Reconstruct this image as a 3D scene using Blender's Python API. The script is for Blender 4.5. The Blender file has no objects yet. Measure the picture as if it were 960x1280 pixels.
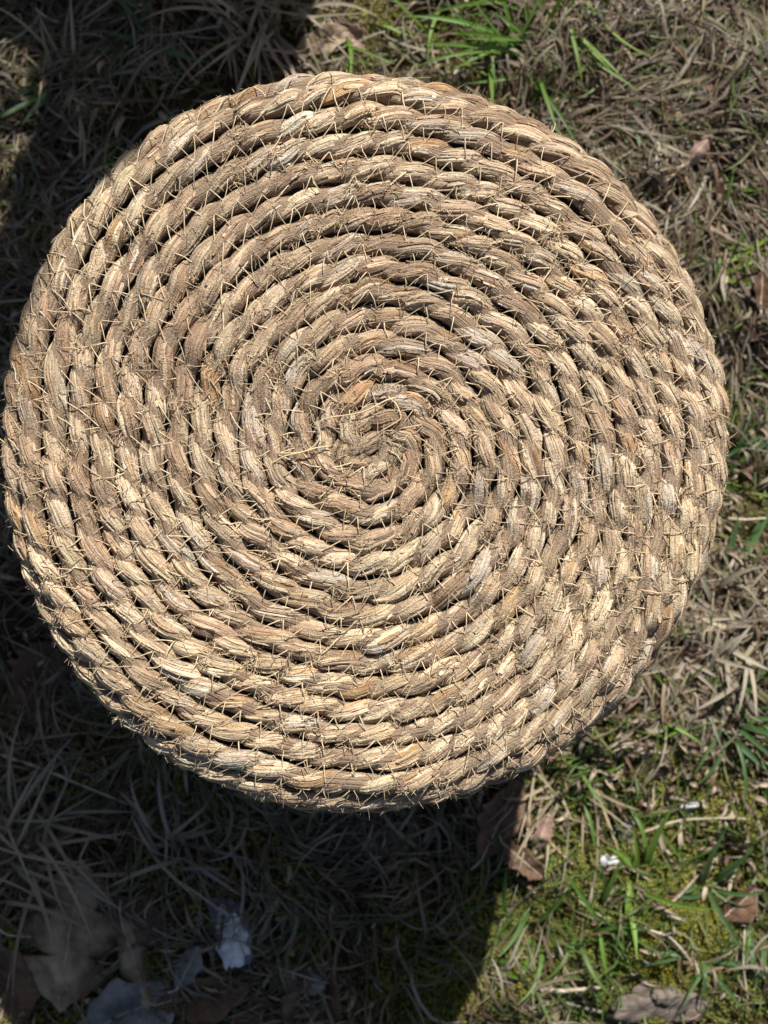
import bpy, math, random
import numpy as np
from mathutils import Vector, Matrix, Euler

SC = bpy.context.scene
COL = SC.collection
R_ = math.radians

# ------------------------------------------------------------------ camera, sky, sun, exposure
STOOL_H = 0.362                      # height of the stool top
FPX = 1934.0                         # focal length in pixels of a 960 x 1280 picture
TILT, ROLL = R_(0.8), R_(1.3)
CAM_ROT = Euler((TILT, ROLL, 0)).to_matrix()
CAM_UP = 0.812                       # camera height above the stool top
_ray = CAM_ROT @ Vector(((466 - 480) / FPX, (640 - 558) / FPX, -1.0))
CAM = Vector((0, 0, STOOL_H)) + _ray * (CAM_UP / _ray.z)          # the coil's centre shows at (470, 560)
CAM.z = STOOL_H + CAM_UP
cam_data = bpy.data.cameras.new('camera')
cam = bpy.data.objects.new('camera', cam_data)
COL.objects.link(cam)
cam.location = CAM
cam.rotation_euler = (TILT, ROLL, 0)
cam_data.sensor_width = 36.0
cam_data.lens = 36.0 * FPX / 1280.0
cam_data.clip_start = 0.01
cam_data.clip_end = 500.0
cam_data.dof.use_dof = True
cam_data.dof.focus_distance = CAM_UP - 0.004
cam_data.dof.aperture_fstop = 11.0
SC.camera = cam

SUN_AZ = R_(19.0)                    # clockwise from +Y (up in the picture)
SUN_EL = R_(45.0)
sun_dir = Vector((math.sin(SUN_AZ) * math.cos(SUN_EL), math.cos(SUN_AZ) * math.cos(SUN_EL), math.sin(SUN_EL)))
world = bpy.data.worlds.new('World')
SC.world = world
world.use_nodes = True
nt = world.node_tree
sky = nt.nodes.new('ShaderNodeTexSky')
sky.sky_type = 'NISHITA'
sky.sun_disc = False
sky.sun_elevation = SUN_EL
sky.sun_rotation = SUN_AZ
sky.dust_density = 1.2
sky.ozone_density = 0.5
bgn = nt.nodes['Background']
nt.links.new(sky.outputs[0], bgn.inputs[0])
bgn.inputs[1].default_value = 0.05
sl = bpy.data.lights.new('sun', 'SUN')
sl.energy = 5.0
sl.angle = R_(0.55)
sl.color = (1.0, 0.95, 0.87)
so = bpy.data.objects.new('sun', sl)
COL.objects.link(so)
so.rotation_euler = sun_dir.to_track_quat('Z', 'Y').to_euler()
so.location = sun_dir * 5
SC.view_settings.view_transform = 'Standard'
SC.view_settings.look = 'None'
SC.view_settings.gamma = 1.0
SC.view_settings.exposure = 0.55
SC.view_settings.use_curve_mapping = False
SC.cycles.max_bounces = 6
SC.cycles.diffuse_bounces = 3
SC.cycles.glossy_bounces = 2

rng = np.random.default_rng(7)
random.seed(7)


def ground_at(u, v, z=0.0):
    """the point of the plane at height z that the photograph shows at (u, v)"""
    d = CAM_ROT @ Vector(((u - 480) / FPX, (640 - v) / FPX, -1.0))
    t = (z - CAM.z) / d.z
    p = CAM + d * t
    return p.x, p.y


# ------------------------------------------------------------------ helpers
def lin(r, g, b):
    f = lambda c: ((c / 255 + 0.055) / 1.055) ** 2.4 if c > 10 else c / 255 / 12.92
    return (f(r), f(g), f(b), 1.0)


class Mat:
    """small wrapper that keeps node set-up short"""
    def __init__(s, name, rough=0.7, spec=0.3):
        s.m = bpy.data.materials.new(name)
        s.m.use_nodes = True
        s.t = s.m.node_tree
        s.b = s.t.nodes['Principled BSDF']
        s.b.inputs['Roughness'].default_value = rough
        s.b.inputs['Specular IOR Level'].default_value = spec

    def n(s, typ, **kw):
        nd = s.t.nodes.new(typ)
        for k, v in kw.items():
            if k in nd.inputs:
                nd.inputs[k].default_value = v
            else:
                setattr(nd, k, v)
        return nd

    def l(s, a, b):
        s.t.links.new(a, b)

    def noise(s, vec, scale, detail=3.0, rough=0.55, dist=0.0):
        nd = s.n('ShaderNodeTexNoise')
        nd.inputs['Scale'].default_value = scale
        nd.inputs['Detail'].default_value = detail
        nd.inputs['Roughness'].default_value = rough
        nd.inputs['Distortion'].default_value = dist
        if vec is not None:
            s.l(vec, nd.inputs['Vector'])
        return nd.outputs['Fac']

    def ramp(s, fac, stops):
        nd = s.n('ShaderNodeValToRGB')
        cr = nd.color_ramp
        while len(cr.elements) > 1:
            cr.elements.remove(cr.elements[-1])
        cr.elements[0].position = stops[0][0]
        cr.elements[0].color = stops[0][1]
        for p, c in stops[1:]:
            e = cr.elements.new(p)
            e.color = c
        s.l(fac, nd.inputs[0])
        return nd.outputs[0]

    def mix(s, fac, a, b, mode='MIX'):
        nd = s.n('ShaderNodeMix', data_type='RGBA', blend_type=mode)
        for inp, v in ((nd.inputs[0], fac), (nd.inputs[6], a), (nd.inputs[7], b)):
            if hasattr(v, 'is_linked'):
                s.l(v, inp)
            else:
                inp.default_value = v
        return nd.outputs[2]

    def math(s, op, a, b=None):
        nd = s.n('ShaderNodeMath', operation=op)
        for inp, v in zip(nd.inputs, (a, b)):
            if v is None:
                continue
            if hasattr(v, 'is_linked'):
                s.l(v, inp)
            else:
                inp.default_value = v
        return nd.outputs[0]

    def attr(s, name, out='Color'):
        nd = s.n('ShaderNodeAttribute')
        nd.attribute_name = name
        return nd.outputs[out]

    def bump(s, h, strength, dist):
        nd = s.n('ShaderNodeBump')
        nd.inputs['Strength'].default_value = strength
        nd.inputs['Distance'].default_value = dist
        s.l(h, nd.inputs['Height'])
        s.l(nd.outputs[0], s.b.inputs['Normal'])
        return nd.outputs[0]

    def base(s, c):
        if hasattr(c, 'is_linked'):
            s.l(c, s.b.inputs['Base Color'])
        else:
            s.b.inputs['Base Color'].default_value = c

    def translucent(s, col, fac, normal=None):
        tr = s.n('ShaderNodeBsdfTranslucent')
        if hasattr(col, 'is_linked'):
            s.l(col, tr.inputs[0])
        else:
            tr.inputs[0].default_value = col
        mx = s.n('ShaderNodeMixShader')
        mx.inputs[0].default_value = fac
        s.l(s.b.outputs[0], mx.inputs[1])
        s.l(tr.outputs[0], mx.inputs[2])
        s.l(mx.outputs[0], s.t.nodes['Material Output'].inputs[0])


class Acc:
    """collects vertices, quads and per-vertex attributes for one mesh"""
    def __init__(s):
        s.V, s.Q, s.T, s.tint, s.sv, s.n = [], [], [], [], [], 0

    def add(s, V, Q=None, T=None, tint=None, sv=None):
        V = np.asarray(V, float).reshape(-1, 3)
        m = len(V)
        s.V.append(V)
        if Q is not None and len(Q):
            s.Q.append(np.asarray(Q, int) + s.n)
        if T is not None and len(T):
            s.T.append(np.asarray(T, int) + s.n)
        if tint is None:
            tint = (0.5, 0.5, 0.5)
        tint = np.asarray(tint, float)
        s.tint.append(np.broadcast_to(tint, (m, 3)))
        if sv is None:
            sv = (0, 0, 0)
        s.sv.append(np.broadcast_to(np.asarray(sv, float), (m, 3)))
        s.n += m

    def mesh(s, name, mat, smooth=True):
        V = np.concatenate(s.V)
        me = bpy.data.meshes.new(name)
        Q = np.concatenate(s.Q) if s.Q else np.zeros((0, 4), int)
        T = np.concatenate(s.T) if s.T else np.zeros((0, 3), int)
        loops = np.concatenate([Q.ravel(), T.ravel()]).astype(np.int32)
        starts = np.concatenate([np.arange(len(Q)) * 4, len(Q) * 4 + np.arange(len(T)) * 3]).astype(np.int32)
        me.vertices.add(len(V))
        me.vertices.foreach_set('co', V.astype(np.float32).ravel())
        me.loops.add(len(loops))
        me.loops.foreach_set('vertex_index', loops)
        me.polygons.add(len(starts))
        me.polygons.foreach_set('loop_start', starts)
        me.update(calc_edges=True)
        if smooth:
            me.polygons.foreach_set('use_smooth', np.ones(len(starts), bool))
        a = me.attributes.new('tint', 'FLOAT_COLOR', 'POINT')
        tc = np.ones((len(V), 4), np.float32)
        tc[:, :3] = np.concatenate(s.tint)
        a.data.foreach_set('color', tc.ravel())
        b = me.attributes.new('sv', 'FLOAT_VECTOR', 'POINT')
        b.data.foreach_set('vector', np.concatenate(s.sv).astype(np.float32).ravel())
        me.materials.append(mat)
        return me

    def obj(s, name, mat, parent=None, kind=None, smooth=True, label=None):
        o = bpy.data.objects.new(name, s.mesh(name, mat, smooth))
        COL.objects.link(o)
        if parent is not None:
            o.parent = parent
        if kind:
            o['kind'] = kind
        if label:
            o['label'] = label
        return o


def tag(o, label, cat=None, group=None, kind=None):
    o['label'] = label
    if cat:
        o['category'] = cat
    if group:
        o['group'] = group
    if kind:
        o['kind'] = kind
    return o


def empty(name, loc, rz=0.0):
    o = bpy.data.objects.new(name, None)
    o.empty_display_size = 0.02
    COL.objects.link(o)
    o.location = loc
    o.rotation_euler = (0, 0, rz)
    return o


def grid_quads(nr, nc, close=False):
    """nr rings of nc points"""
    i = np.arange(nr - 1)[:, None]
    j = np.arange(nc if close else nc - 1)[None, :]
    a = i * nc + j
    b = i * nc + (j + 1) % nc
    return np.stack([a, b, b + nc, a + nc], -1).reshape(-1, 4)


_perm = np.random.default_rng(3).random((64, 64))


def vnoise(x, y):
    xi = np.floor(x).astype(int); yi = np.floor(y).astype(int)
    fx = x - xi; fy = y - yi
    fx = fx * fx * (3 - 2 * fx); fy = fy * fy * (3 - 2 * fy)
    g = lambda a, b: _perm[a % 64, b % 64]
    return (g(xi, yi) * (1 - fx) + g(xi + 1, yi) * fx) * (1 - fy) + (g(xi, yi + 1) * (1 - fx) + g(xi + 1, yi + 1) * fx) * fy


def fbm(x, y, o=4):
    s = 0; a = 0.5; t = 0
    for k in range(o):
        s = s + a * vnoise(x + 17.3 * k, y + 5.1 * k); t += a
        x = x * 2.03; y = y * 2.03; a *= 0.5
    return s / t


def unit(v):
    return v / np.maximum(np.linalg.norm(v, axis=-1, keepdims=True), 1e-9)


def tubes(acc, P, rad, sides=4, tint=(0.5, 0.5, 0.5), seed=0.0):
    """P (N,K,3) centre lines, rad (N,K) radii; adds N open tubes"""
    P = np.asarray(P, float)
    N, K, _ = P.shape
    rad = np.broadcast_to(rad, (N, K))
    T = unit(np.gradient(P, axis=1))
    up = np.zeros_like(T); up[..., 2] = 1
    up[np.abs(T[..., 2]) > 0.9] = (1, 0, 0)
    A = unit(np.cross(T, up)); B = np.cross(A, T)
    th = np.arange(sides) / sides * 2 * np.pi
    V = P[:, :, None, :] + rad[:, :, None, None] * (np.cos(th)[None, None, :, None] * A[:, :, None, :] + np.sin(th)[None, None, :, None] * B[:, :, None, :])
    q = grid_quads(K, sides, True)
    Q = (q[None] + (np.arange(N) * K * sides)[:, None, None]).reshape(-1, 4)
    tint = np.asarray(tint, float)
    if tint.ndim == 2:
        tint = np.repeat(tint, K * sides, 0)
    sv = np.zeros((N, K, sides, 3))
    sv[..., 0] = np.linspace(0, 1, K)[None, :, None] * 3
    sv[..., 1] = (np.arange(sides) / sides)[None, None, :]
    sv[..., 2] = (np.arange(N) * 0.731 + seed)[:, None, None] % 50
    acc.add(V, Q=Q, tint=tint, sv=sv.reshape(-1, 3))


def ribbons(acc, P, W, side, tint, fold=0.0):
    """P (N,K,3), W (N,K) half widths, side (N,K,3) unit vectors; flat blades (or V-folded with fold>0: 3 points across)"""
    N, K, _ = P.shape
    L = P - side * W[..., None]
    Rr = P + side * W[..., None]
    M = P.copy()
    M[..., 2] -= fold * W
    V = np.stack([L, M, Rr], 2)
    q = grid_quads(K, 3)
    Q = (q[None] + (np.arange(N) * K * 3)[:, None, None]).reshape(-1, 4)
    sv = np.zeros((N, K, 3, 3))
    sv[..., 0] = np.linspace(0, 1, K)[None, :, None]
    sv[..., 1] = np.array([-1, 0, 1.0])
    sv[..., 2] = (np.arange(N) * 0.618)[:, None, None] % 20
    tint = np.repeat(np.asarray(tint, float), K * 3, 0)
    acc.add(V, Q=Q, tint=tint, sv=sv.reshape(-1, 3))


# ------------------------------------------------------------------ materials
def straw_material():
    M = Mat('dried_leaf_rope', rough=0.52, spec=0.38)
    sv = M.attr('sv', 'Vector')
    tint = M.attr('tint')
    mp = M.n('ShaderNodeMapping'); M.l(sv, mp.inputs[0]); mp.inputs['Scale'].default_value = (1.1, 13.0, 1.0)
    fine = M.n('ShaderNodeMapping'); M.l(sv, fine.inputs[0]); fine.inputs['Scale'].default_value = (2.2, 42.0, 1.0)
    blot = M.n('ShaderNodeMapping'); M.l(sv, blot.inputs[0]); blot.inputs['Scale'].default_value = (3.0, 3.5, 1.0)
    n1 = M.noise(mp.outputs[0], 1.0, 4, 0.6)
    n2 = M.noise(fine.outputs[0], 1.0, 3, 0.6)
    n3 = M.noise(blot.outputs[0], 1.0, 4, 0.6)
    geo = M.n('ShaderNodeNewGeometry')
    n4 = M.noise(geo.outputs['Position'], 900, 3, 0.6)
    streak = M.ramp(n1, [(0.28, (0.40, 0.32, 0.26, 1)), (0.40, (0.76, 0.71, 0.66, 1)), (0.56, (1.02, 1.0, 0.97, 1)), (0.72, (1.25, 1.24, 1.18, 1))])
    c = M.mix(1.0, tint, streak, 'MULTIPLY')
    fines = M.ramp(n2, [(0.32, (0.42, 0.34, 0.29, 1)), (0.45, (0.98, 0.97, 0.96, 1)), (0.68, (1.15, 1.15, 1.13, 1))])
    c = M.mix(0.8, c, fines, 'MULTIPLY')
    blots = M.ramp(n3, [(0.30, (0.70, 0.60, 0.54, 1)), (0.5, (1, 1, 1, 1)), (0.72, (1.06, 1.07, 1.08, 1))])
    c = M.mix(0.8, c, blots, 'MULTIPLY')
    speck = M.ramp(n4, [(0.27, (0.62, 0.54, 0.48, 1)), (0.38, (1, 1, 1, 1))])
    c = M.mix(0.6, c, speck, 'MULTIPLY')
    M.base(c)
    h = M.math('ADD', M.math('MULTIPLY', n1, 1.3), M.math('MULTIPLY', n2, 0.8))
    h = M.math('ADD', h, M.math('MULTIPLY', n4, 0.5))
    M.bump(h, 1.0, 0.0024)
    return M.m


def thread_material():
    M = Mat('stitch_straw', rough=0.55, spec=0.35)
    geo = M.n('ShaderNodeNewGeometry')
    n = M.noise(geo.outputs['Position'], 500, 2)
    M.base(M.mix(1.0, M.attr('tint'), M.ramp(n, [(0.3, (0.75, 0.7, 0.65, 1)), (0.6, (1.1, 1.1, 1.08, 1))]), 'MULTIPLY'))
    return M.m


def blade_material(name, transl, tcol, rough=0.55):
    M = Mat(name, rough=rough, spec=0.35)
    sv = M.attr('sv', 'Vector')
    mp = M.n('ShaderNodeMapping'); M.l(sv, mp.inputs[0]); mp.inputs['Scale'].default_value = (2.0, 3.0, 1.0)
    n = M.noise(mp.outputs[0], 1.5, 3)
    c = M.mix(1.0, M.attr('tint'), M.ramp(n, [(0.25, (0.62, 0.58, 0.52, 1)), (0.55, (1, 1, 1, 1)), (0.8, (1.2, 1.2, 1.15, 1))]), 'MULTIPLY')
    M.base(c)
    M.translucent(M.mix(1.0, c, tcol, 'MULTIPLY'), transl)
    return M.m


def soil_material():
    M = Mat('soil', rough=0.95, spec=0.1)
    geo = M.n('ShaderNodeNewGeometry')
    p = geo.outputs['Position']
    n1 = M.noise(p, 14, 5, 0.6)
    n2 = M.noise(p, 220, 4, 0.65)
    n3 = M.noise(p, 45, 4, 0.6)
    c = M.ramp(n1, [(0.3, (0.020, 0.015, 0.010, 1)), (0.5, (0.040, 0.031, 0.020, 1)), (0.7, (0.055, 0.048, 0.022, 1))])
    c = M.mix(0.7, c, M.ramp(n2, [(0.3, (0.35, 0.33, 0.3, 1)), (0.6, (1.3, 1.25, 1.15, 1))]), 'MULTIPLY')
    c = M.mix(M.ramp(n3, [(0.52, (0, 0, 0, 1)), (0.66, (1, 1, 1, 1))]), c, (0.075, 0.062, 0.035, 1))
    c = M.mix(M.attr('tint', 'Fac'), c, M.mix(n3, (0.030, 0.032, 0.010, 1), (0.085, 0.080, 0.018, 1)))
    M.base(c)
    M.bump(n2, 1.0, 0.004)
    return M.m


def leaf_material(name, cols, spot=True):
    M = Mat(name, rough=0.6, spec=0.3)
    tc = M.n('ShaderNodeTexCoord')
    p = tc.outputs['Object']
    sv = M.attr('sv', 'Vector')
    n1 = M.noise(p, 45, 4, 0.6)
    n2 = M.noise(p, 300, 3, 0.6)
    c = M.ramp(n1, [(0.3, cols[0]), (0.52, cols[1]), (0.72, cols[2])])
    # pale side veins running out from the midrib
    sx = M.n('ShaderNodeSeparateXYZ'); M.l(sv, sx.inputs[0])
    w = M.math('SINE', M.math('MULTIPLY', M.math('SUBTRACT', sx.outputs[0], M.math('MULTIPLY', M.math('ABSOLUTE', sx.outputs[1]), 0.14)), 75.0))
    vein = M.ramp(w, [(0.93, (0, 0, 0, 1)), (0.99, (1, 1, 1, 1))])
    c = M.mix(M.math('MULTIPLY', vein, 0.35), c, (0.34, 0.27, 0.19, 1))
    if spot:
        c = M.mix(M.ramp(n2, [(0.60, (0, 0, 0, 1)), (0.72, (0.8, 0.8, 0.8, 1))]), c, (0.03, 0.022, 0.016, 1))
    M.base(c)
    M.bump(M.math('ADD', n2, M.math('MULTIPLY', vein, 0.8)), 0.6, 0.0008)
    M.translucent(c, 0.12)
    return M.m


def bark_material(name, a, b, scale):
    M = Mat(name, rough=0.85, spec=0.2)
    tc = M.n('ShaderNodeTexCoord')
    mp = M.n('ShaderNodeMapping'); M.l(tc.outputs['Object'], mp.inputs[0]); mp.inputs['Scale'].default_value = scale
    n1 = M.noise(mp.outputs[0], 1.0, 5, 0.65)
    n2 = M.noise(tc.outputs['Object'], 160, 3)
    c = M.ramp(n1, [(0.3, a), (0.65, b)])
    c = M.mix(0.5, c, M.ramp(n2, [(0.3, (0.5, 0.5, 0.5, 1)), (0.6, (1.15, 1.15, 1.15, 1))]), 'MULTIPLY')
    M.base(c)
    M.bump(n1, 0.8, 0.003)
    return M.m


MAT_STRAW = straw_material()
MAT_THREAD = thread_material()
MAT_DRY = blade_material('dry_grass_blade', 0.22, (1.0, 0.9, 0.75, 1))
MAT_GREEN = blade_material('green_grass_blade', 0.34, (1.3, 1.35, 0.5, 1), 0.45)
MAT_MOSS = blade_material('moss', 0.30, (1.3, 1.2, 0.5, 1), 0.8)
MAT_SOIL = soil_material()
MAT_LEAF_TAN = leaf_material('tan_dead_leaf', ((0.13, 0.085, 0.055, 1), (0.30, 0.225, 0.15, 1), (0.46, 0.38, 0.27, 1)))
MAT_LEAF_BROWN = leaf_material('brown_dead_leaf', ((0.06, 0.035, 0.022, 1), (0.125, 0.072, 0.045, 1), (0.20, 0.125, 0.08, 1)))
MAT_LEAF_GREY = leaf_material('grey_dead_leaf', ((0.09, 0.085, 0.08, 1), (0.19, 0.185, 0.18, 1), (0.30, 0.30, 0.30, 1)))
MAT_LEAF_PINK = leaf_material('pinkish_dead_leaf', ((0.20, 0.125, 0.10, 1), (0.32, 0.21, 0.17, 1), (0.42, 0.30, 0.25, 1)), False)
MAT_BARK = bark_material('bark', (0.06, 0.048, 0.04, 1), (0.20, 0.165, 0.14, 1), (60, 200, 60))
MAT_POST = bark_material('weathered_wood', (0.10, 0.085, 0.07, 1), (0.30, 0.26, 0.21, 1), (60, 60, 4))
MAT_TWIG = bark_material('pale_twig_bark', (0.26, 0.20, 0.14, 1), (0.52, 0.45, 0.36, 1), (90, 90, 90))
MAT_WHITE = bark_material('white_scrap', (0.36, 0.37, 0.40, 1), (0.68, 0.70, 0.73, 1), (70, 70, 70))
MAT_SLATE = bark_material('blue_grey_scrap', (0.10, 0.11, 0.15, 1), (0.20, 0.21, 0.27, 1), (60, 60, 60))


# ------------------------------------------------------------------ ground
def gz(x, y):
    """height of the lawn"""
    x = np.asarray(x, float); y = np.asarray(y, float)
    h = (fbm(x * 7 + 31, y * 7 + 12, 4) - 0.5) * 0.060 + (fbm(x * 26 + 3, y * 26 + 8, 3) - 0.5) * 0.034
    r = np.hypot(x, y)
    k = np.clip((r - 0.15) / 0.08, 0, 1)
    far = np.clip((r - 3) / 20, 0, 1)
    return h * k - 0.006 * (1 - k) - 0.004 + far * 0.6 * (fbm(x * 0.05, y * 0.05, 2) - 0.5)


def near_px(p, u, v, rad):
    """1 at the lawn spot seen at (u, v), fading out over rad metres"""
    x, y = ground_at(u, v)
    return np.exp(-(((p[..., 0] - x) ** 2 + (p[..., 1] - y) ** 2) / rad ** 2))


def moss_amount(x, y):
    """how mossy the lawn is at a point"""
    p = np.stack([x, y], -1)
    m = 0.75 * np.clip((fbm(x * 6 + 81, y * 6 + 81, 3) - 0.50) * 6, 0, 1)
    for u, v, r, k in ((470, 30, 0.060, 1.2), (570, 50, 0.06, 1.2), (640, 20, 0.05, 0.8), (780, 1120, 0.07, 0.9), (820, 1170, 0.10, 1.3), (700, 1120, 0.05, 0.9), (650, 1200, 0.075, 1.1), (880, 1010, 0.05, 0.7), (700, 1250, 0.05, 0.9), (940, 1080, 0.05, 0.8), (400, 1130, 0.11, -0.55), (20, 1190, 0.04, 0.8), (20, 60, 0.06, 0.6), (800, 950, 0.04, 0.6)):
        m = m + k * near_px(p, u, v, r)
    return np.clip(m, 0, 1) * (0.35 + 0.65 * np.clip(fbm(x * 28 + 5, y * 28 + 9, 2) * 2.4 - 0.6, 0, 1))


def axis(c, half, step, far):
    a = list(np.arange(c - half, c + half + 1e-6, step))
    up, s = [], step
    v = a[-1]
    while v < far:
        s *= 1.22; v += s; up.append(v)
    dn, s = [], step
    v = a[0]
    while v > -far:
        s *= 1.22; v -= s; dn.append(v)
    return np.array(dn[::-1] + a + up)


gx = axis(0, 0.75, 0.007, 90)
gy = axis(0, 0.85, 0.007, 90)
X, Y = np.meshgrid(gx, gy)
acc = Acc()
mo = moss_amount(X, Y)
acc.add(np.stack([X, Y, gz(X, Y)], -1), Q=grid_quads(len(gy), len(gx)), tint=np.repeat(mo.ravel()[:, None], 3, 1))
ground = acc.obj('ground', MAT_SOIL)
tag(ground, 'dark bumpy soil of the lawn under grass and moss', kind='structure')

# ------------------------------------------------------------------ the stool: one long rope wound in a spiral
W = 0.01300                      # rope pitch (distance between neighbouring coils)
R_SIDE = 0.1925                  # radius of the rope's centre line on the side wall
RC = 0.019                       # rounding of the rim
U_FLAT = R_SIDE - RC
U_ARC = U_FLAT + RC * math.pi / 2
TOP_Z = STOOL_H - 0.5 * W
U_END = U_ARC + (TOP_Z - RC) - 0.5 * W
U0 = 0.16 * W
A0 = 2.2


def profile(u):
    """radius, height, and the surface normal's (radial, up) of the rope's centre line at arc length u"""
    u = np.asarray(u, float)
    a = np.clip((u - U_FLAT) / RC, 0, math.pi / 2)
    rho = np.minimum(u, U_FLAT) + RC * np.sin(a)
    z = TOP_Z - RC * (1 - np.cos(a)) - np.maximum(u - U_ARC, 0)
    z = z - 0.0035 * np.minimum(u / U_FLAT, 1) ** 2
    side = np.clip(u - U_ARC, 0, 1)
    rho = rho - 0.016 * np.clip(side / 0.12, 0, 1)
    return rho, z, np.sin(a), np.cos(a)


def outline(al, u):
    """the stool is not quite round"""
    k = np.clip(u / R_SIDE, 0, 1) ** 2
    d = 0.016 * np.exp(-((np.angle(np.exp(1j * (al - R_(122))))) / 0.42) ** 2) + 0.010 * np.exp(-((np.angle(np.exp(1j * (al - R_(228))))) / 0.35) ** 2)
    d = d - 0.037 * np.cos(al) + 0.020 * np.sin(al) - 0.008 * np.cos(2 * al) + 0.005 * np.sin(3 * al + 1.0) + 0.003 * np.sin(7 * al + 2)
    return 1 + d * k


def rope_frame(th, du=0.0, wob=True):
    """centre, outward-in-surface vector, normal for spiral angle th (radians wound from the centre)"""
    th = np.asarray(th, float)
    u = U0 + W * th / (2 * math.pi) + du
    al = A0 - th
    if wob:
        u = u + 0.0058 * (fbm(u * 11 + 4 * np.cos(al) + 9, 4 * np.sin(al) + u * 11 + 4, 2) - 0.5) * np.clip(u / 0.02, 0, 1) * np.clip((U_END - u) / 0.05, 0, 1)
    rho, z, nr, nz = profile(u)
    rho = rho * outline(al, u)
    if wob:
        z = z + (fbm(rho * 60 * np.cos(al) + 40, rho * 60 * np.sin(al) + 40, 3) - 0.5) * 0.009 * np.clip(nz, 0, 1)
    c, s = np.cos(al), np.sin(al)
    P = np.stack([rho * c, rho * s, z], -1)
    N = np.stack([nr * c, nr * s, nz], -1)
    B = np.stack([nz * c, nz * s, -nr], -1)
    return P, B, N


TH_END = (U_END - U0) / W * 2 * math.pi
tab_th = np.linspace(0, TH_END, 60000)
tab_u = U0 + W * tab_th / (2 * math.pi)
tab_rho = profile(tab_u)[0]
tab_s = np.concatenate([[0], np.cumsum(np.hypot(np.diff(tab_rho), 0.5 * (tab_rho[1:] + tab_rho[:-1]) * np.diff(tab_th)))])
s_of = lambda th: np.interp(th, tab_th, tab_s)
th_of = lambda s: np.interp(s, tab_s, tab_th)

HALF = 0.0188                    # distance along the rope from one strand's bulge to the next
LS = [0.004]
while LS[-1] < tab_s[-1]:
    u_now = U0 + W * th_of(LS[-1]) / (2 * math.pi)
    shrink = 0.62 + 0.38 * min(1, u_now / 0.04)
    LS.append(LS[-1] + HALF * shrink * (1 + 0.27 * (rng.random() - 0.5) * 2))
LS = np.array(LS)


TINT_AT = [np.ones(3)]


def strand_tint():
    """one bundle of dried leaf: pale straw, warm tan, pinkish brown or greyish"""
    k = rng.random()
    if k < 0.40:
        c = np.array([0.67, 0.562, 0.412])
    elif k < 0.66:
        c = np.array([0.60, 0.478, 0.332])
    elif k < 0.88:
        c = np.array([0.47, 0.350, 0.245])
    elif k < 0.95:
        c = np.array([0.60, 0.54, 0.45])
    else:
        c = np.array([0.54, 0.37, 0.21])
    return c * (0.82 + 0.52 * rng.random()) * (1 + 0.04 * (rng.random(3) - 0.5)) * TINT_AT[0]


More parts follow.
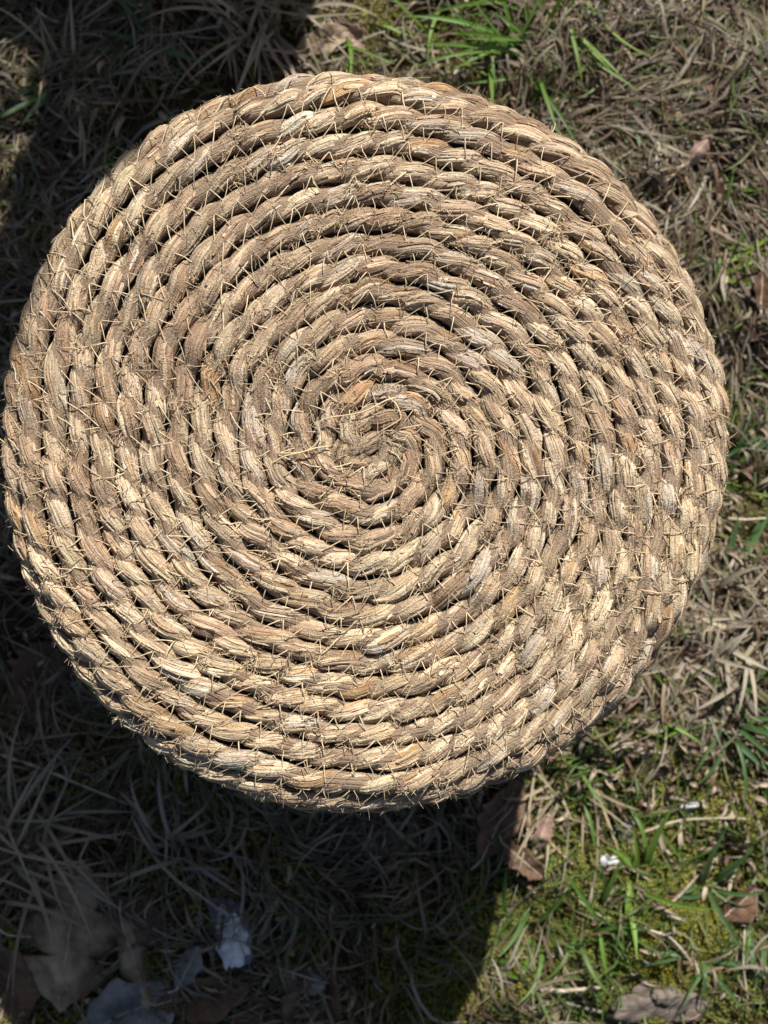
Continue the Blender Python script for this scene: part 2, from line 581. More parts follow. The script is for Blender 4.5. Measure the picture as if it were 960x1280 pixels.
def lump(acc, j, nt, na):
    """the piece of strand that comes up, crosses the rope's top and dives again"""
    if j < 2 or j >= len(LS) - 2:
        return None
    t = np.linspace(-1, 1, nt)
    s = np.interp(j + 1.5 * t, np.arange(j - 2, j + 3), LS[j - 2:j + 3])
    P, B, N = rope_frame(th_of(s))
    x_, y_ = P[nt // 2, 0], P[nt // 2, 1]
    br = (fbm(np.array(x_ * 16 + 7.0), np.array(y_ * 16 + 3.0), 2) - 0.47) * 2.4 + 0.30 * math.exp(-((x_ - 0.01) ** 2 + (y_ - 0.0) ** 2) / 0.07 ** 2) + 0.45 * math.exp(-((x_ + 0.02) ** 2 + (y_ - 0.12) ** 2) / 0.09 ** 2) - 0.35 * math.exp(-((x_ + 0.10) ** 2 + (y_ + 0.13) ** 2) / 0.09 ** 2)
    br = float(np.clip(br, -0.6, 1.0))
    TINT_AT[0] = (1 - br * np.array([0.20, 0.27, 0.30])) if br > 0 else (1 - br * np.array([0.10, 0.07, 0.0]))
    ph = math.pi / 2 - math.pi * t + 0.16 * (rng.random() - 0.5)
    off = 0.235 * W * (1 + 0.30 * (rng.random() - 0.5))
    off_n = 0.262 * W * (1 + 0.36 * (rng.random() - 0.5))
    C = P + (off * np.cos(ph))[:, None] * B + (off_n * np.sin(ph) - 0.03 * W)[:, None] * N
    T = unit(np.gradient(C, axis=0))
    side = unit(np.cross(T, N)); nn = np.cross(side, T)
    ang = np.linspace(0, 2 * math.pi, na, endpoint=False) - math.pi / 2
    size = 0.382 * W * (0.88 + 0.26 * rng.random())
    flat = 0.66 + 0.20 * rng.random()
    skew = 0.25 * (rng.random() - 0.5)
    prof = 0.33 + 0.67 * np.clip(np.cos((t - skew * (1 - t * t)) * 0.75 * math.pi) , -0.2, 1)
    twist = 0.9 * (rng.random() - 0.2)
    r = np.ones((nt, na))
    for _ in range(rng.integers(4, 9)):                      # folds of the leaf
        a0 = rng.uniform(-0.3, math.pi + 0.3)
        drift = rng.uniform(-0.35, 0.35)
        wd = rng.uniform(0.07, 0.18); dp = rng.uniform(0.06, 0.22)
        d = np.angle(np.exp(1j * (ang[None, :] - a0 - drift * t[:, None])))
        r -= dp * np.exp(-(d / wd) ** 2) * np.clip(1.15 - abs(rng.uniform(-0.5, 0.5) - t[:, None]) * 0.8, 0, 1)
    r += 0.09 * (fbm(t[:, None] * 3 + j * 1.7, ang[None, :] * 3.0 + j, 2) - 0.5) * 2
    r += 0.065 * (rng.random(na)[None, :] - 0.5) * 2
    aa = ang[None, :] + twist * t[:, None] * 0.5
    rr = size * prof[:, None] * r
    V = C[:, None, :] + rr[..., None] * (np.cos(aa)[..., None] * side[:, None, :] + flat * np.sin(aa)[..., None] * nn[:, None, :])
    c = strand_tint()
    sv = np.zeros((nt, na, 3))
    sv[..., 0] = t[:, None]; sv[..., 1] = (ang / (2 * math.pi))[None, :] + 0.25; sv[..., 2] = (j * 1.37) % 97
    tint = np.broadcast_to(c, (nt, na, 3))
    # some strands are laid of two leaves of different colour
    if rng.random() < 0.5:
        c2 = strand_tint(); a0 = rng.uniform(0.6, 2.5)
        m = (np.angle(np.exp(1j * (ang[None, :] - a0 - 0.3 * t[:, None]))) > 0)[..., None]
        tint = np.where(m, c2, c)
    acc.add(V, Q=grid_quads(nt, na, True), tint=tint.reshape(-1, 3), sv=sv.reshape(-1, 3))
    if nt > 12:                                               # strips of leaf that lie on the bundle, some with lifted ends
        for _ in range(rng.integers(2, 6)):
            m = 10
            ta = rng.uniform(-0.55, 0.0); tb = ta + rng.uniform(0.3, 0.8)
            ts = np.linspace(ta, min(tb, 0.6), m)
            g = lambda arr: np.stack([np.interp(ts, t, arr[:, i]) for i in range(3)], 1)
            Cs, Ss, Ns = g(C), unit(g(side)), unit(g(nn))
            pr = np.interp(ts, t, prof)
            a0 = rng.uniform(0.25, math.pi - 0.25) + rng.uniform(-0.4, 0.4) * ts
            wd = rng.uniform(0.12, 0.36) * (1 - 0.6 * np.abs(np.linspace(-1, 1, m)) ** 3)
            ax = a0[:, None] + wd[:, None] * np.array([-1, -0.35, 0.35, 1])[None]
            lf = 0.34 * rng.random() * np.clip(np.abs(np.linspace(-1, 1, m)) - 0.6, 0, 1) * 2
            rf = np.array([0.985, 1.06, 1.06, 0.985])[None] + lf[:, None] + 0.025 * rng.normal(size=(m, 4)) + 0.03 * rng.random()
            rs = size * pr[:, None] * rf
            Vs = Cs[:, None] + rs[..., None] * (np.cos(ax)[..., None] * Ss[:, None] + flat * np.sin(ax)[..., None] * Ns[:, None])
            ss = np.zeros((m, 4, 3)); ss[..., 0] = ts[:, None]; ss[..., 1] = (ax / 6.283); ss[..., 2] = rng.uniform(0, 90)
            acc.add(Vs, Q=grid_quads(m, 4), tint=strand_tint(), sv=ss.reshape(-1, 3))
    return C, T, side, N, size


stool = empty('woven_stool', (0, 0, 0))
tag(stool, 'round straw coloured stool coiled from twisted dried-leaf rope and stitched with straw', 'stool')

MAX_SINGLE = 300
n_turn = int(math.ceil(TH_END / (2 * math.pi)))
VISIBLE_TURNS = int((U_ARC - U0) / W) + 1
lump_turn = (th_of(LS) / (2 * math.pi)).astype(int)
stitch = [Acc() for _ in range(n_turn + 1)]
fray = [Acc() for _ in range(n_turn + 1)]
coils = []
single = 0
DRK = np.array([0.36, 0.27, 0.19])


def fibres(acc, base, dirs, length, rad, tint, bend=0.5, K=4):
    n = len(base)
    q = np.linspace(0, 1, K)[None, :, None]
    bd = unit(rng.normal(size=(n, 3))) * bend
    P = base[:, None, :] + length[:, None, None] * (q * dirs[:, None, :] + q * q * bd[:, None, :] * 0.5)
    rr = rad[:, None] * np.array([1.0, 0.95, 0.8, 0.35] if K == 4 else np.linspace(1, 0.4, K))[None, :]
    tubes(acc, P, rr, 3, tint)


for turn in range(n_turn):
    js = [j for j in np.nonzero(lump_turn == turn)[0] if 2 <= j < len(LS) - 2]
    if not len(js):
        continue
    top = turn < VISIBLE_TURNS
    ca = Acc()
    th = np.linspace(turn, min(turn + 1, TH_END / 2 / math.pi), 90) * 2 * math.pi
    P, B, N = rope_frame(th)
    tubes(ca, P[None], np.full((1, len(th)), 0.42 * W), 10, DRK)
    one_by_one = single + len(js) <= MAX_SINGLE + 12
    pend = []
    for j in js:
        if one_by_one:
            la = Acc()
            info = lump(la, j, 21, 46)
            pend.append(la)
            single += 1
        else:
            info = lump(ca, j, 21 if top else 9, 46 if top else 12)
        if not top:
            continue
        C, T, side, Nn, size = info
        # frayed ends of leaf where a strand dives under its neighbour
        for _ in range(rng.choice([0, 0, 1, 1, 2] if Nn[10][2] > 0.9 else [0, 0, 0, 0, 0, 0, 1])):
            k = rng.integers(8, 46)
            tt = np.clip(rng.normal(0.36 if rng.random() < 0.6 else -0.34, 0.12, k), -0.55, 0.55)
            idx = ((tt + 1) / 2 * 20).astype(int)
            a = rng.uniform(0.1, math.pi - 0.1, k)
            base = C[idx] + size * 0.82 * (np.cos(a)[:, None] * side[idx] + 0.9 * np.sin(a)[:, None] * Nn[idx])
            d = unit(T[idx] * rng.choice([-1, 1], k)[:, None] * 0.8 + rng.normal(size=(k, 3)) * 0.55 + Nn[idx] * 0.35)
            cc = np.where(rng.random(k)[:, None] < 0.65, np.array([0.64, 0.52, 0.35]), np.array([0.44, 0.29, 0.18])) * rng.uniform(0.7, 1.2, k)[:, None]
            fibres(fray[turn], base, d, rng.uniform(0.0018, 0.0060, k), rng.uniform(0.00014, 0.00036, k), cc)
        # stray hairs everywhere
        k = 16 if Nn[10][2] > 0.9 else 3
        idx = rng.integers(5, 16, k)
        a = rng.uniform(0.1, math.pi - 0.1, k)
        base = C[idx] + size * 0.85 * (np.cos(a)[:, None] * side[idx] + 0.9 * np.sin(a)[:, None] * Nn[idx])
        d = unit(rng.normal(size=(k, 3)) + Nn[idx] * 0.4)
        fibres(fray[turn], base, d, rng.uniform(0.002, 0.0075, k), rng.uniform(0.00010, 0.00020, k), np.tile([0.62, 0.51, 0.35], (k, 1)) * rng.uniform(0.7, 1.2, k)[:, None])
    co = ca.obj('rope_coil', MAT_STRAW, stool, kind=None if one_by_one else 'stuff')
    coils.append(co)
    for la in pend:
        la.obj('strand', MAT_STRAW, co)

# the board that the rope is wound on
a = Acc()
rg = np.concatenate([np.linspace(0.002, U_FLAT, 20), [U_FLAT, 0.002]])
zg = np.concatenate([np.full(20, TOP_Z - 0.62 * W), np.full(2, TOP_Z - 1.6 * W)]) - 0.0035 * (np.minimum(rg, U_FLAT) / U_FLAT) ** 2
an = np.linspace(0, 2 * math.pi, 64, endpoint=False)
a.add(np.stack([rg[:, None] * np.cos(an), rg[:, None] * np.sin(an), np.repeat(zg[:, None], 64, 1)], -1), Q=grid_quads(22, 64, True))
a.obj('seat_board', MAT_POST, stool)

# stitches: a straw that zigzags across the groove between neighbouring coils
th = 2 * math.pi * 1.0
flip = 0
pts = []
while U0 + W * th / (2 * math.pi) < U_FLAT + 1.9 * W:
    u = U0 + W * th / (2 * math.pi)
    step = (0.0036 if flip else 0.0088) * rng.uniform(0.6, 1.45)
    ext = rng.uniform(0.22, 0.56)
    pts.append((th, -0.5 + (ext if flip else -ext), flip))
    th += step / max(u, 0.012)
    flip = 1 - flip
for (t0, d0, f0), (t1, d1, f1) in zip(pts[:-1], pts[1:]):
    if rng.random() < 0.10:
        continue
    k = np.array([0, 0.14, 0.5, 0.86, 1.0])
    tt = t0 + (t1 - t0) * k; dd = d0 + (d1 - d0) * k
    tt = tt + np.array([0, 0.3, 1, 0.3, 0]) * rng.normal() * 0.0007 / max(U0 + W * t0 / 6.283, 0.012)
    P, B, N = rope_frame(tt, wob=True)
    # du must be applied along the surface
    P, B, N = rope_frame(tt, du=dd * W)
    hgt = W * (np.array([0.33, 0.485, 0.43, 0.485, 0.33]) + rng.normal(size=5) * np.array([0.02, 0.025, 0.03, 0.025, 0.02]))
    P = P + N * hgt[:, None]
    rad = 0.00025 * rng.uniform(0.65, 1.4)
    tubes(stitch[min(n_turn, int(t0 / 2 / math.pi))], P[None], np.full((1, 5), rad), 5, np.array([[0.64, 0.52, 0.35]]) * rng.uniform(0.55, 1.12))
    if rng.random() < (0.16 if N[2][2] > 0.9 else 0.02):                                   # a cut end sticking out
        e = P[-2] if rng.random() < 0.5 else P[1]
        d = unit((N[2] * 0.5 + rng.normal(size=3) * 0.7)[None])
        fibres(stitch[min(n_turn, int(t0 / 2 / math.pi))], e[None], d, np.array([rng.uniform(0.003, 0.0075)]), np.array([rad]), np.array([[0.60, 0.48, 0.29]]), 0.8)

# short fuzz round the rim
k = 1300
thr = rng.uniform((U_FLAT - U0) / W, (U_ARC + 2 * W - U0) / W, k) * 2 * math.pi
P, B, N = rope_frame(thr)
ph = rng.uniform(-0.2, 1.2, k)
nd = unit(N * np.cos(ph)[:, None] + B * np.sin(ph)[:, None] * 0.6)
base = P + N * 0.46 * W
d = unit(nd + rng.normal(size=(k, 3)) * 0.8)
fz = Acc()
fibres(fz, base, d, rng.uniform(0.0010, 0.0034, k), rng.uniform(0.00006, 0.00014, k), np.tile([0.60, 0.48, 0.29], (k, 1)) * rng.uniform(0.8, 1.15, k)[:, None])
fz.obj('rim_fuzz', MAT_THREAD, stool, kind='stuff')

for i, co in enumerate(coils):
    if stitch[i].n:
        stitch[i].obj('stitching', MAT_THREAD, co, kind='stuff')
    if fray[i].n:
        fray[i].obj('frayed_fibres', MAT_THREAD, co, kind='stuff')


def top_point(u, v, up=0.0):
    x, y = ground_at(u, v, STOOL_H)
    return (x, y, STOOL_H - 0.001 + up)


def loose(pix, rad, tint, label):
    P = np.array([top_point(a + rng.normal(0, 1.5), b + rng.normal(0, 1.5), h * 0.6) for a, b, h in pix])
    q = np.linspace(0, len(P) - 1, 26)
    Q = np.stack([np.interp(q, np.arange(len(P)), P[:, i]) for i in range(3)], 1)
    for _ in range(3):
        Q[1:-1] = 0.25 * Q[:-2] + 0.5 * Q[1:-1] + 0.25 * Q[2:]
    a = Acc()
    tubes(a, Q[None], np.full((1, 26), rad), 6, tint)
    a.obj('loose_thread', MAT_THREAD, stool, label=label)


loose([(352, 566, 0), (372, 570, .003), (392, 560, .004), (404, 546, .003), (396, 530, .004), (404, 518, .006), (440, 522, .006), (466, 512, .006), (484, 498, .004), (492, 496, .0)], 0.00038, (0.62, 0.50, 0.31), 'long pale stitching straw lying loose across the centre')
loose([(486, 496, .001), (496, 506, .005), (500, 522, .005), (488, 532, .004), (476, 540, .001)], 0.00038, (0.60, 0.48, 0.30), 'hooked end of straw by the centre')
loose([(340, 578, 0), (356, 572, .004), (378, 566, .005), (396, 558, .003), (412, 556, 0)], 0.00036, (0.60, 0.49, 0.30), 'pale straw end left of the centre')



def bundle(u0, v0, u1, v1, wd, up, k):
    """a short end of strand lying over the middle of the spiral"""
    A = np.array(top_point(u0, v0, up)); Bp = np.array(top_point(u1, v1, up + 0.001))
    nt_, na_ = 15, 30
    t = np.linspace(-1, 1, nt_)
    C = A + (Bp - A) * ((t + 1) / 2)[:, None]
    C[:, 2] -= 0.005 * t ** 2
    T = unit(np.gradient(C, axis=0)); sd = unit(np.cross(T, np.array([0, 0, 1.0]))); nn = np.cross(sd, T)
    an = np.linspace(0, 2 * math.pi, na_, endpoint=False) - math.pi / 2
    r = np.ones((nt_, na_))
    for _ in range(6):
        d = np.angle(np.exp(1j * (an[None] - rng.uniform(0, math.pi) - rng.uniform(-0.4, 0.4) * t[:, None])))
        r -= rng.uniform(0.08, 0.24) * np.exp(-(d / rng.uniform(0.08, 0.16)) ** 2)
    r += 0.05 * (rng.random(na_)[None] - 0.5) * 2
    R = wd * (0.25 + 0.75 * np.cos(t * 1.45)[:, None] ** 0.7) * r
    V = C[:, None] + R[..., None] * (np.cos(an)[None, :, None] * sd[:, None] + 0.75 * np.sin(an)[None, :, None] * nn[:, None])
    sv = np.zeros((nt_, na_, 3)); sv[..., 0] = t[:, None]; sv[..., 1] = an[None] / 6.283; sv[..., 2] = k * 3.1
    a = Acc()
    a.add(V, Q=grid_quads(nt_, na_, True), tint=strand_tint(), sv=sv.reshape(-1, 3))
    m = 40
    ii = rng.integers(2, nt_ - 2, m); aa = rng.uniform(0.2, 2.9, m)
    base = V[ii, ((aa + math.pi / 2) / 6.283 * na_).astype(int) % na_]
    fibres(a, base, unit(T[ii] * rng.choice([-1, 1], m)[:, None] * 0.7 + rng.normal(size=(m, 3)) * 0.5 + np.array([0, 0, 0.3])), rng.uniform(0.002, 0.007, m), rng.uniform(0.00012, 0.00026, m), np.tile([0.54, 0.43, 0.27], (m, 1)) * rng.uniform(0.7, 1.2, m)[:, None])
    a.obj('strand_end', MAT_STRAW, coils[0], kind='stuff')


bundle(432, 572, 486, 540, 0.0052, -0.002, 1)
bundle(438, 604, 494, 572, 0.0050, -0.003, 2)
bundle(414, 585, 436, 540, 0.0045, -0.004, 3)
bundle(484, 590, 502, 545, 0.0045, -0.004, 4)

# ------------------------------------------------------------------ the lawn: dry thatch, green blades, moss
def scatter(near, far):
    a = np.stack([rng.uniform(-0.40, 0.42, near), rng.uniform(-0.52, 0.44, near)], 1)
    b = np.stack([rng.uniform(-1.1, 1.1, far), rng.uniform(-1.25, 1.2, far)], 1)
    b = b[(np.abs(b[:, 0] - 0.01) > 0.41) | (np.abs(b[:, 1] + 0.04) > 0.48)]
    p = np.concatenate([a, b])
    return p[np.hypot(p[:, 0], p[:, 1]) > 0.165]


def blades(acc, p, head, length, width, rise, curl, tint, K=6, lift=0.0, droop=0.0, fold=None):
    """blades that start at p, run along the heading and follow the ground at a height that rises by `rise` and falls back"""
    n = len(p)
    q = np.linspace(0, 1, K)
    hd = head[:, None] + curl[:, None] * q[None, :]
    seg = length[:, None] / (K - 1)
    x = p[:, 0:1] + np.concatenate([np.zeros((n, 1)), np.cumsum(np.cos(hd[:, :-1]) * seg, 1)], 1)
    y = p[:, 1:2] + np.concatenate([np.zeros((n, 1)), np.cumsum(np.sin(hd[:, :-1]) * seg, 1)], 1)
    r = np.hypot(x, y); k = np.where(r < R_SIDE + 0.012, (R_SIDE + 0.012) / np.maximum(r, 1e-4), 1.0)   # keep clear of the stool wall
    x = x * k; y = y * k
    prof = np.sin(q * math.pi * 0.80) if droop == 0 else q ** 0.8
    z = gz(x, y) + lift + rise[:, None] * prof[None, :]
    P = np.stack([x, y, z], -1)
    roll = rng.normal(0, 0.4, n)
    side = np.stack([-np.sin(hd) * np.cos(roll)[:, None], np.cos(hd) * np.cos(roll)[:, None], np.repeat(np.sin(roll)[:, None], K, 1)], -1)
    wv = width[:, None] * np.array([0.75, 1, 1, 0.9, 0.6, 0.08])[None, :]
    if fold is not None:
        return ribbons(acc, P, wv, side, tint, fold)
    V = np.stack([P - side * wv[..., None], P + side * wv[..., None]], 2)
    Q = (grid_quads(K, 2)[None] + (np.arange(n) * K * 2)[:, None, None]).reshape(-1, 4)
    sv = np.zeros((n, K, 2, 3))
    sv[..., 0] = q[None, :, None]; sv[..., 1] = np.array([-1, 1.0]); sv[..., 2] = (np.arange(n) * 0.618)[:, None, None] % 20
    acc.add(V, Q=Q, tint=np.repeat(np.asarray(tint, float), K * 2, 0), sv=sv.reshape(-1, 3))


def pick(p, keep):
    return p[rng.random(len(p)) < keep]


def field_heading(p, f=5.0):
    return (fbm(p[:, 0] * f + 11, p[:, 1] * f + 23, 2) - 0.5) * 14


# dry matted thatch
acc = Acc()
p = scatter(46000, 26000)
mw = moss_amount(p[:, 0], p[:, 1])
keep = np.clip(0.55 + 3.2 * (fbm(p[:, 0] * 9 + 50, p[:, 1] * 9 + 50, 3) - 0.5), 0.10, 1) * np.clip(1.05 - 1.05 * mw, 0.04, 1)
keep = keep + 0.5 * near_px(p, 840, 110, 0.10) + 0.3 * near_px(p, 920, 270, 0.08) + 0.3 * near_px(p, 30, 1050, 0.08) + 0.35 * near_px(p, 400, 1130, 0.10)
p = pick(p, keep * (1 - 0.85 * near_px(p, 180, 1200, 0.15)))
n = len(p)
hd = field_heading(p) + rng.normal(0, 0.8, n)
tn = np.array([0.225, 0.182, 0.122]) * rng.uniform(0.4, 1.4, n)[:, None] * (1 + rng.normal(0, 0.05, (n, 3)))
gr = rng.random(n) < 0.25
tn[gr] = np.array([0.27, 0.24, 0.195]) * rng.uniform(0.6, 1.4, gr.sum())[:, None]
br = rng.random(n) < 0.22
tn[br] = np.array([0.12, 0.078, 0.05]) * rng.uniform(0.6, 1.3, br.sum())[:, None]
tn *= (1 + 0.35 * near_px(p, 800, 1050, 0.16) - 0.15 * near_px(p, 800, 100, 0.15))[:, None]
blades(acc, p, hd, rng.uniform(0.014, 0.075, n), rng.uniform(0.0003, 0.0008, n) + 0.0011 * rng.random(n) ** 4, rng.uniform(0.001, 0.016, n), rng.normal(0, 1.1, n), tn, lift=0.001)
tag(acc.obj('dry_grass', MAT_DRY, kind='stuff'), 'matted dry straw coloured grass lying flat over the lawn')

# chopped bits of dead stalk and leaf lying on top
acc = Acc()
p = scatter(16000, 3000)
p = pick(p, 0.22 * (1 - moss_amount(p[:, 0], p[:, 1])) + 0.8 * near_px(p, 880, 820, 0.13) + 0.5 * near_px(p, 860, 960, 0.08) + 0.4 * near_px(p, 60, 300, 0.1))
n = len(p)
tn = np.array([0.38, 0.31, 0.23]) * rng.uniform(0.4, 1.35, n)[:, None]
br = rng.random(n) < 0.35
tn[br] = np.array([0.19, 0.12, 0.085]) * rng.uniform(0.6, 1.4, br.sum())[:, None]
blades(acc, p, rng.uniform(0, 6.28, n), rng.uniform(0.004, 0.020, n), rng.uniform(0.0007, 0.0022, n), rng.uniform(0.002, 0.010, n), rng.normal(0, 1.1, n), tn, lift=0.005, fold=0.9)
tag(acc.obj('leaf_litter', MAT_DRY, kind='stuff'), 'small curled bits of dead grass and leaf scattered on the lawn')

# sparse green lawn grass
acc = Acc()
p = scatter(13000, 9000)
keep = 0.16 * (fbm(p[:, 0] * 4 + 59, p[:, 1] * 4 + 59, 3) > 0.5) + 0.07 + 0.5 * near_px(p, 700, 60, 0.06) + 0.35 * near_px(p, 880, 880, 0.10) + 0.6 * near_px(p, 690, 1170, 0.10) + 0.4 * near_px(p, 860, 1190, 0.08) + 0.4 * near_px(p, 800, 1080, 0.09) + 0.35 * near_px(p, 860, 60, 0.12) + 0.2 * near_px(p, 930, 330, 0.08) + 0.2 * near_px(p, 180, 60, 0.06) + 0.3 * near_px(p, 20, 260, 0.05)
p = pick(p, keep * (1 - 0.8 * near_px(p, 150, 1230, 0.14)))
n = len(p)
tn = np.array([0.085, 0.145, 0.030]) * rng.uniform(0.55, 1.4, n)[:, None]
yl = rng.random(n) < 0.35
tn[yl] = np.array([0.15, 0.165, 0.055]) * rng.uniform(0.7, 1.3, yl.sum())[:, None]
blades(acc, p, rng.uniform(0, 6.28, n), rng.uniform(0.012, 0.050, n), rng.uniform(0.0004, 0.0011, n), rng.uniform(0.005, 0.026, n), rng.normal(0, 0.7, n), tn, droop=1, fold=0.35)
tag(acc.obj('lawn_grass', MAT_GREEN, kind='stuff'), 'sparse short green grass blades growing through the thatch')

# moss: many tiny pointed leaflets
acc = Acc()
p = scatter(210000, 24000)
p = pick(p, np.clip(moss_amount(p[:, 0], p[:, 1]), 0, 1) ** 1.2)
n = len(p)
q = 5
az = rng.uniform(0, 6.28, (n, 1)) + np.arange(q)[None] * 6.283 / q
sz = rng.uniform(0.0012, 0.0034, (n, 1)) * np.ones((1, q))
elev = rng.uniform(0.3, 1.2, (n, q))
cush = fbm(p[:, 0] * 70, p[:, 1] * 70, 2)
bz = gz(p[:, 0], p[:, 1]) + 0.001 + 0.013 * np.clip(cush - 0.3, 0, 1) * rng.uniform(0.5, 1, n)
B0 = np.stack([p[:, 0], p[:, 1], bz], -1)[:, None, :]
d = np.stack([np.cos(az) * np.cos(elev), np.sin(az) * np.cos(elev), np.sin(elev)], -1)
sd = np.stack([-np.sin(az), np.cos(az), np.zeros_like(az)], -1)
V = np.stack([B0 + sd * (sz * 0.32)[..., None], B0 - sd * (sz * 0.32)[..., None], B0 + d * sz[..., None]], 2)
hue = fbm(p[:, 0] * 18 + 7, p[:, 1] * 18 + 3, 2)[:, None]
tn = (np.array([0.12, 0.145, 0.030]) * (1 - hue) + np.array([0.36, 0.35, 0.085]) * hue) * rng.uniform(0.6, 1.5, n)[:, None]
yw = np.clip(1.2 * near_px(p, 838, 1180, 0.032) + 0.7 * near_px(p, 640, 1240, 0.03), 0, 1)[:, None]
tn = tn * (1 - yw) + np.array([0.34, 0.31, 0.03]) * rng.uniform(0.6, 1.2, n)[:, None] * yw
acc.add(V.reshape(-1, 3), T=np.arange(n * q * 3).reshape(-1, 3), tint=np.repeat(tn, q * 3, 0))
tag(acc.obj('moss', MAT_MOSS, kind='stuff', smooth=False), 'yellow green moss cushions growing between the grass')


# ------------------------------------------------------------------ single plants
def tuft(u, v, label, n, length, spread, width=0.0011, col=(0.10, 0.19, 0.03), heading=None, fan=6.28, rise=0.8, dry=False, name='grass_tuft', cat='grass', group='green grass tufts on the lawn'):
    x, y = ground_at(u, v)
    z = float(gz(x, y))
    t = empty(name, (x, y, z - 0.002))
    for i in range(n):
        a = Acc()
        h = (rng.uniform(0, 6.28) if heading is None else heading + rng.uniform(-fan, fan) / 2)
        L = length * 1.2 * rng.uniform(0.6, 1.15)
        K = 9
        q = np.linspace(0, 1, K)
        pitch = rise * rng.uniform(0.55, 1.25)
        bend = rng.uniform(0.6, 1.5)
        ang = pitch * (1 - bend * q)
        hh = h + rng.normal(0, 0.45) * q
        sx = np.concatenate([[0], np.cumsum(np.cos(ang[:-1]) * np.cos(hh[:-1]))]) * L / (K - 1)
        sy = np.concatenate([[0], np.cumsum(np.cos(ang[:-1]) * np.sin(hh[:-1]))]) * L / (K - 1)
        sz_ = np.concatenate([[0], np.cumsum(np.sin(ang[:-1]))]) * L / (K - 1)
        bx, by = rng.normal(0, spread, 2)
        P = np.stack([bx + sx, by + sy, sz_], -1)
        gzz = gz(P[:, 0] + x, P[:, 1] + y) - z + 0.012 * np.sin(q * 2.6)
        P[:, 2] = np.maximum(P[:, 2], gzz)
        P[0, 2] = gzz[0] - 0.006
        side = np.stack([-np.sin(hh), np.cos(hh), np.full(K, rng.normal(0, 0.3))], -1)
        w = width * 1.2 * rng.uniform(0.7, 1.2) * np.array([0.7, 0.9, 1, 1, 0.95, 0.85, 0.68, 0.42, 0.05])
        c = np.array(col) * rng.uniform(0.7, 1.35) * (1 + rng.normal(0, 0.03, 3))
        ribbons(a, P[None], w[None], unit(side)[None], c[None], 0.45)
        a.obj('blade', MAT_DRY if dry else MAT_GREEN, t)
    return tag(t, label, cat, group)


G = (0.095, 0.185, 0.030)
GL = (0.14, 0.24, 0.035)
GB = (0.085, 0.165, 0.060)
tuft(648, 60, 'dense bright green grass tuft at the top, right of centre', 22, 0.075, 0.013, 0.0013, G)
tuft(700, 25, 'green grass tuft at the top edge leaning right, beside the dense tuft', 12, 0.07, 0.010, 0.0013, GL, 0.3, 3.5)
tuft(555, 20, 'thin long green blades crossing the moss at the top edge', 7, 0.075, 0.012, 0.0011, GL)
tuft(425, 45, 'few slender green blades in the moss above the stool', 5, 0.06, 0.010, 0.0011, GL, -0.9, 2.0)
tuft(770, 150, 'short bluish green blade pair at upper right of the stool', 3, 0.045, 0.004, 0.0016, GB, -1.2, 0.8)
tuft(868, 352, 'lime green fan of broad blades by the upper right rim', 6, 0.062, 0.004, 0.0021, (0.16, 0.26, 0.02), 0.15, 0.9, 0.35)
tuft(912, 275, 'sparse green tuft in the thatch near the right edge', 8, 0.045, 0.012, 0.0012, G)
tuft(905, 590, 'single broad green blades sticking out beside the right rim', 3, 0.06, 0.006, 0.0018, GB, 0.8, 0.6, 0.35)
tuft(905, 720, 'pair of blurred green blades by the lower right rim', 4, 0.06, 0.006, 0.0019, GB, 0.75, 1.0, 0.35)
tuft(915, 900, 'star shaped green grass tuft right of the lower rim', 9, 0.052, 0.005, 0.0017, GB)
tuft(845, 885, 'small bright green tuft close to the lower right rim', 9, 0.04, 0.010, 0.0014, GL)
tuft(735, 955, 'green blades among pale straw just below the right rim', 8, 0.045, 0.012, 0.0014, G)
tuft(795, 1095, 'upright bright green blades in the sun below the stool', 7, 0.055, 0.006, 0.0018, GL, 1.5, 6.28)
tuft(735, 1150, 'thin green grass tuft between the moss and pale straw', 9, 0.05, 0.010, 0.0014, G)
tuft(655, 1190, 'green blades standing in the moss at the shadow edge', 11, 0.045, 0.012, 0.0016, G)
tuft(885, 1110, 'sprawling bluish green grass star near the right edge', 7, 0.055, 0.004, 0.0017, GB)
tuft(874, 1195, 'small green grass star above the bark chip', 6, 0.045, 0.003, 0.0015, GB, -2.0, 4.5)
tuft(952, 1160, 'two green blades at the lower right edge', 4, 0.05, 0.004, 0.0017, GB, -1.5, 1.0)
tuft(180, 65, 'dull green tuft in the shade at upper left', 9, 0.045, 0.012, 0.0012, GB)
tuft(55, 105, 'short blue green blade in the shade near the left edge', 3, 0.04, 0.005, 0.0018, GB, -2.2, 1.0)
tuft(20, 240, 'pale green tuft at the left edge beside the stool', 12, 0.04, 0.014, 0.0013, (0.12, 0.17, 0.05))
tuft(325, 22, 'dry straw tussock radiating in the shade at the top', 46, 0.085, 0.012, 0.0012, (0.33, 0.27, 0.20), dry=True, name='dry_grass_tussock', cat='dry grass', group='dry grass tussocks')
tuft(25, 1060, 'dry straw tussock in the stool shadow at the left edge', 40, 0.085, 0.016, 0.0012, (0.31, 0.26, 0.19), dry=True, name='dry_grass_tussock', cat='dry grass', group='dry grass tussocks')
tuft(215, 1070, 'small bent dry tussock in the shadow above the white scrap', 22, 0.055, 0.010, 0.0013, (0.30, 0.25, 0.19), 1.2, 4.0, dry=True, name='dry_grass_tussock', cat='dry grass', group='dry grass tussocks')
tuft(700, 985, 'sunlit pale straw tussock under the lower right rim', 30, 0.040, 0.016, 0.0010, (0.30, 0.245, 0.165), -1.6, 2.4, dry=True, name='dry_grass_tussock', cat='dry grass', group='dry grass tussocks')
tuft(880, 800, 'sunlit clump of curled pale grass right of the stool', 40, 0.04, 0.020, 0.0015, (0.36, 0.31, 0.24), dry=True, name='dry_grass_tussock', cat='dry grass', group='dry grass tussocks')
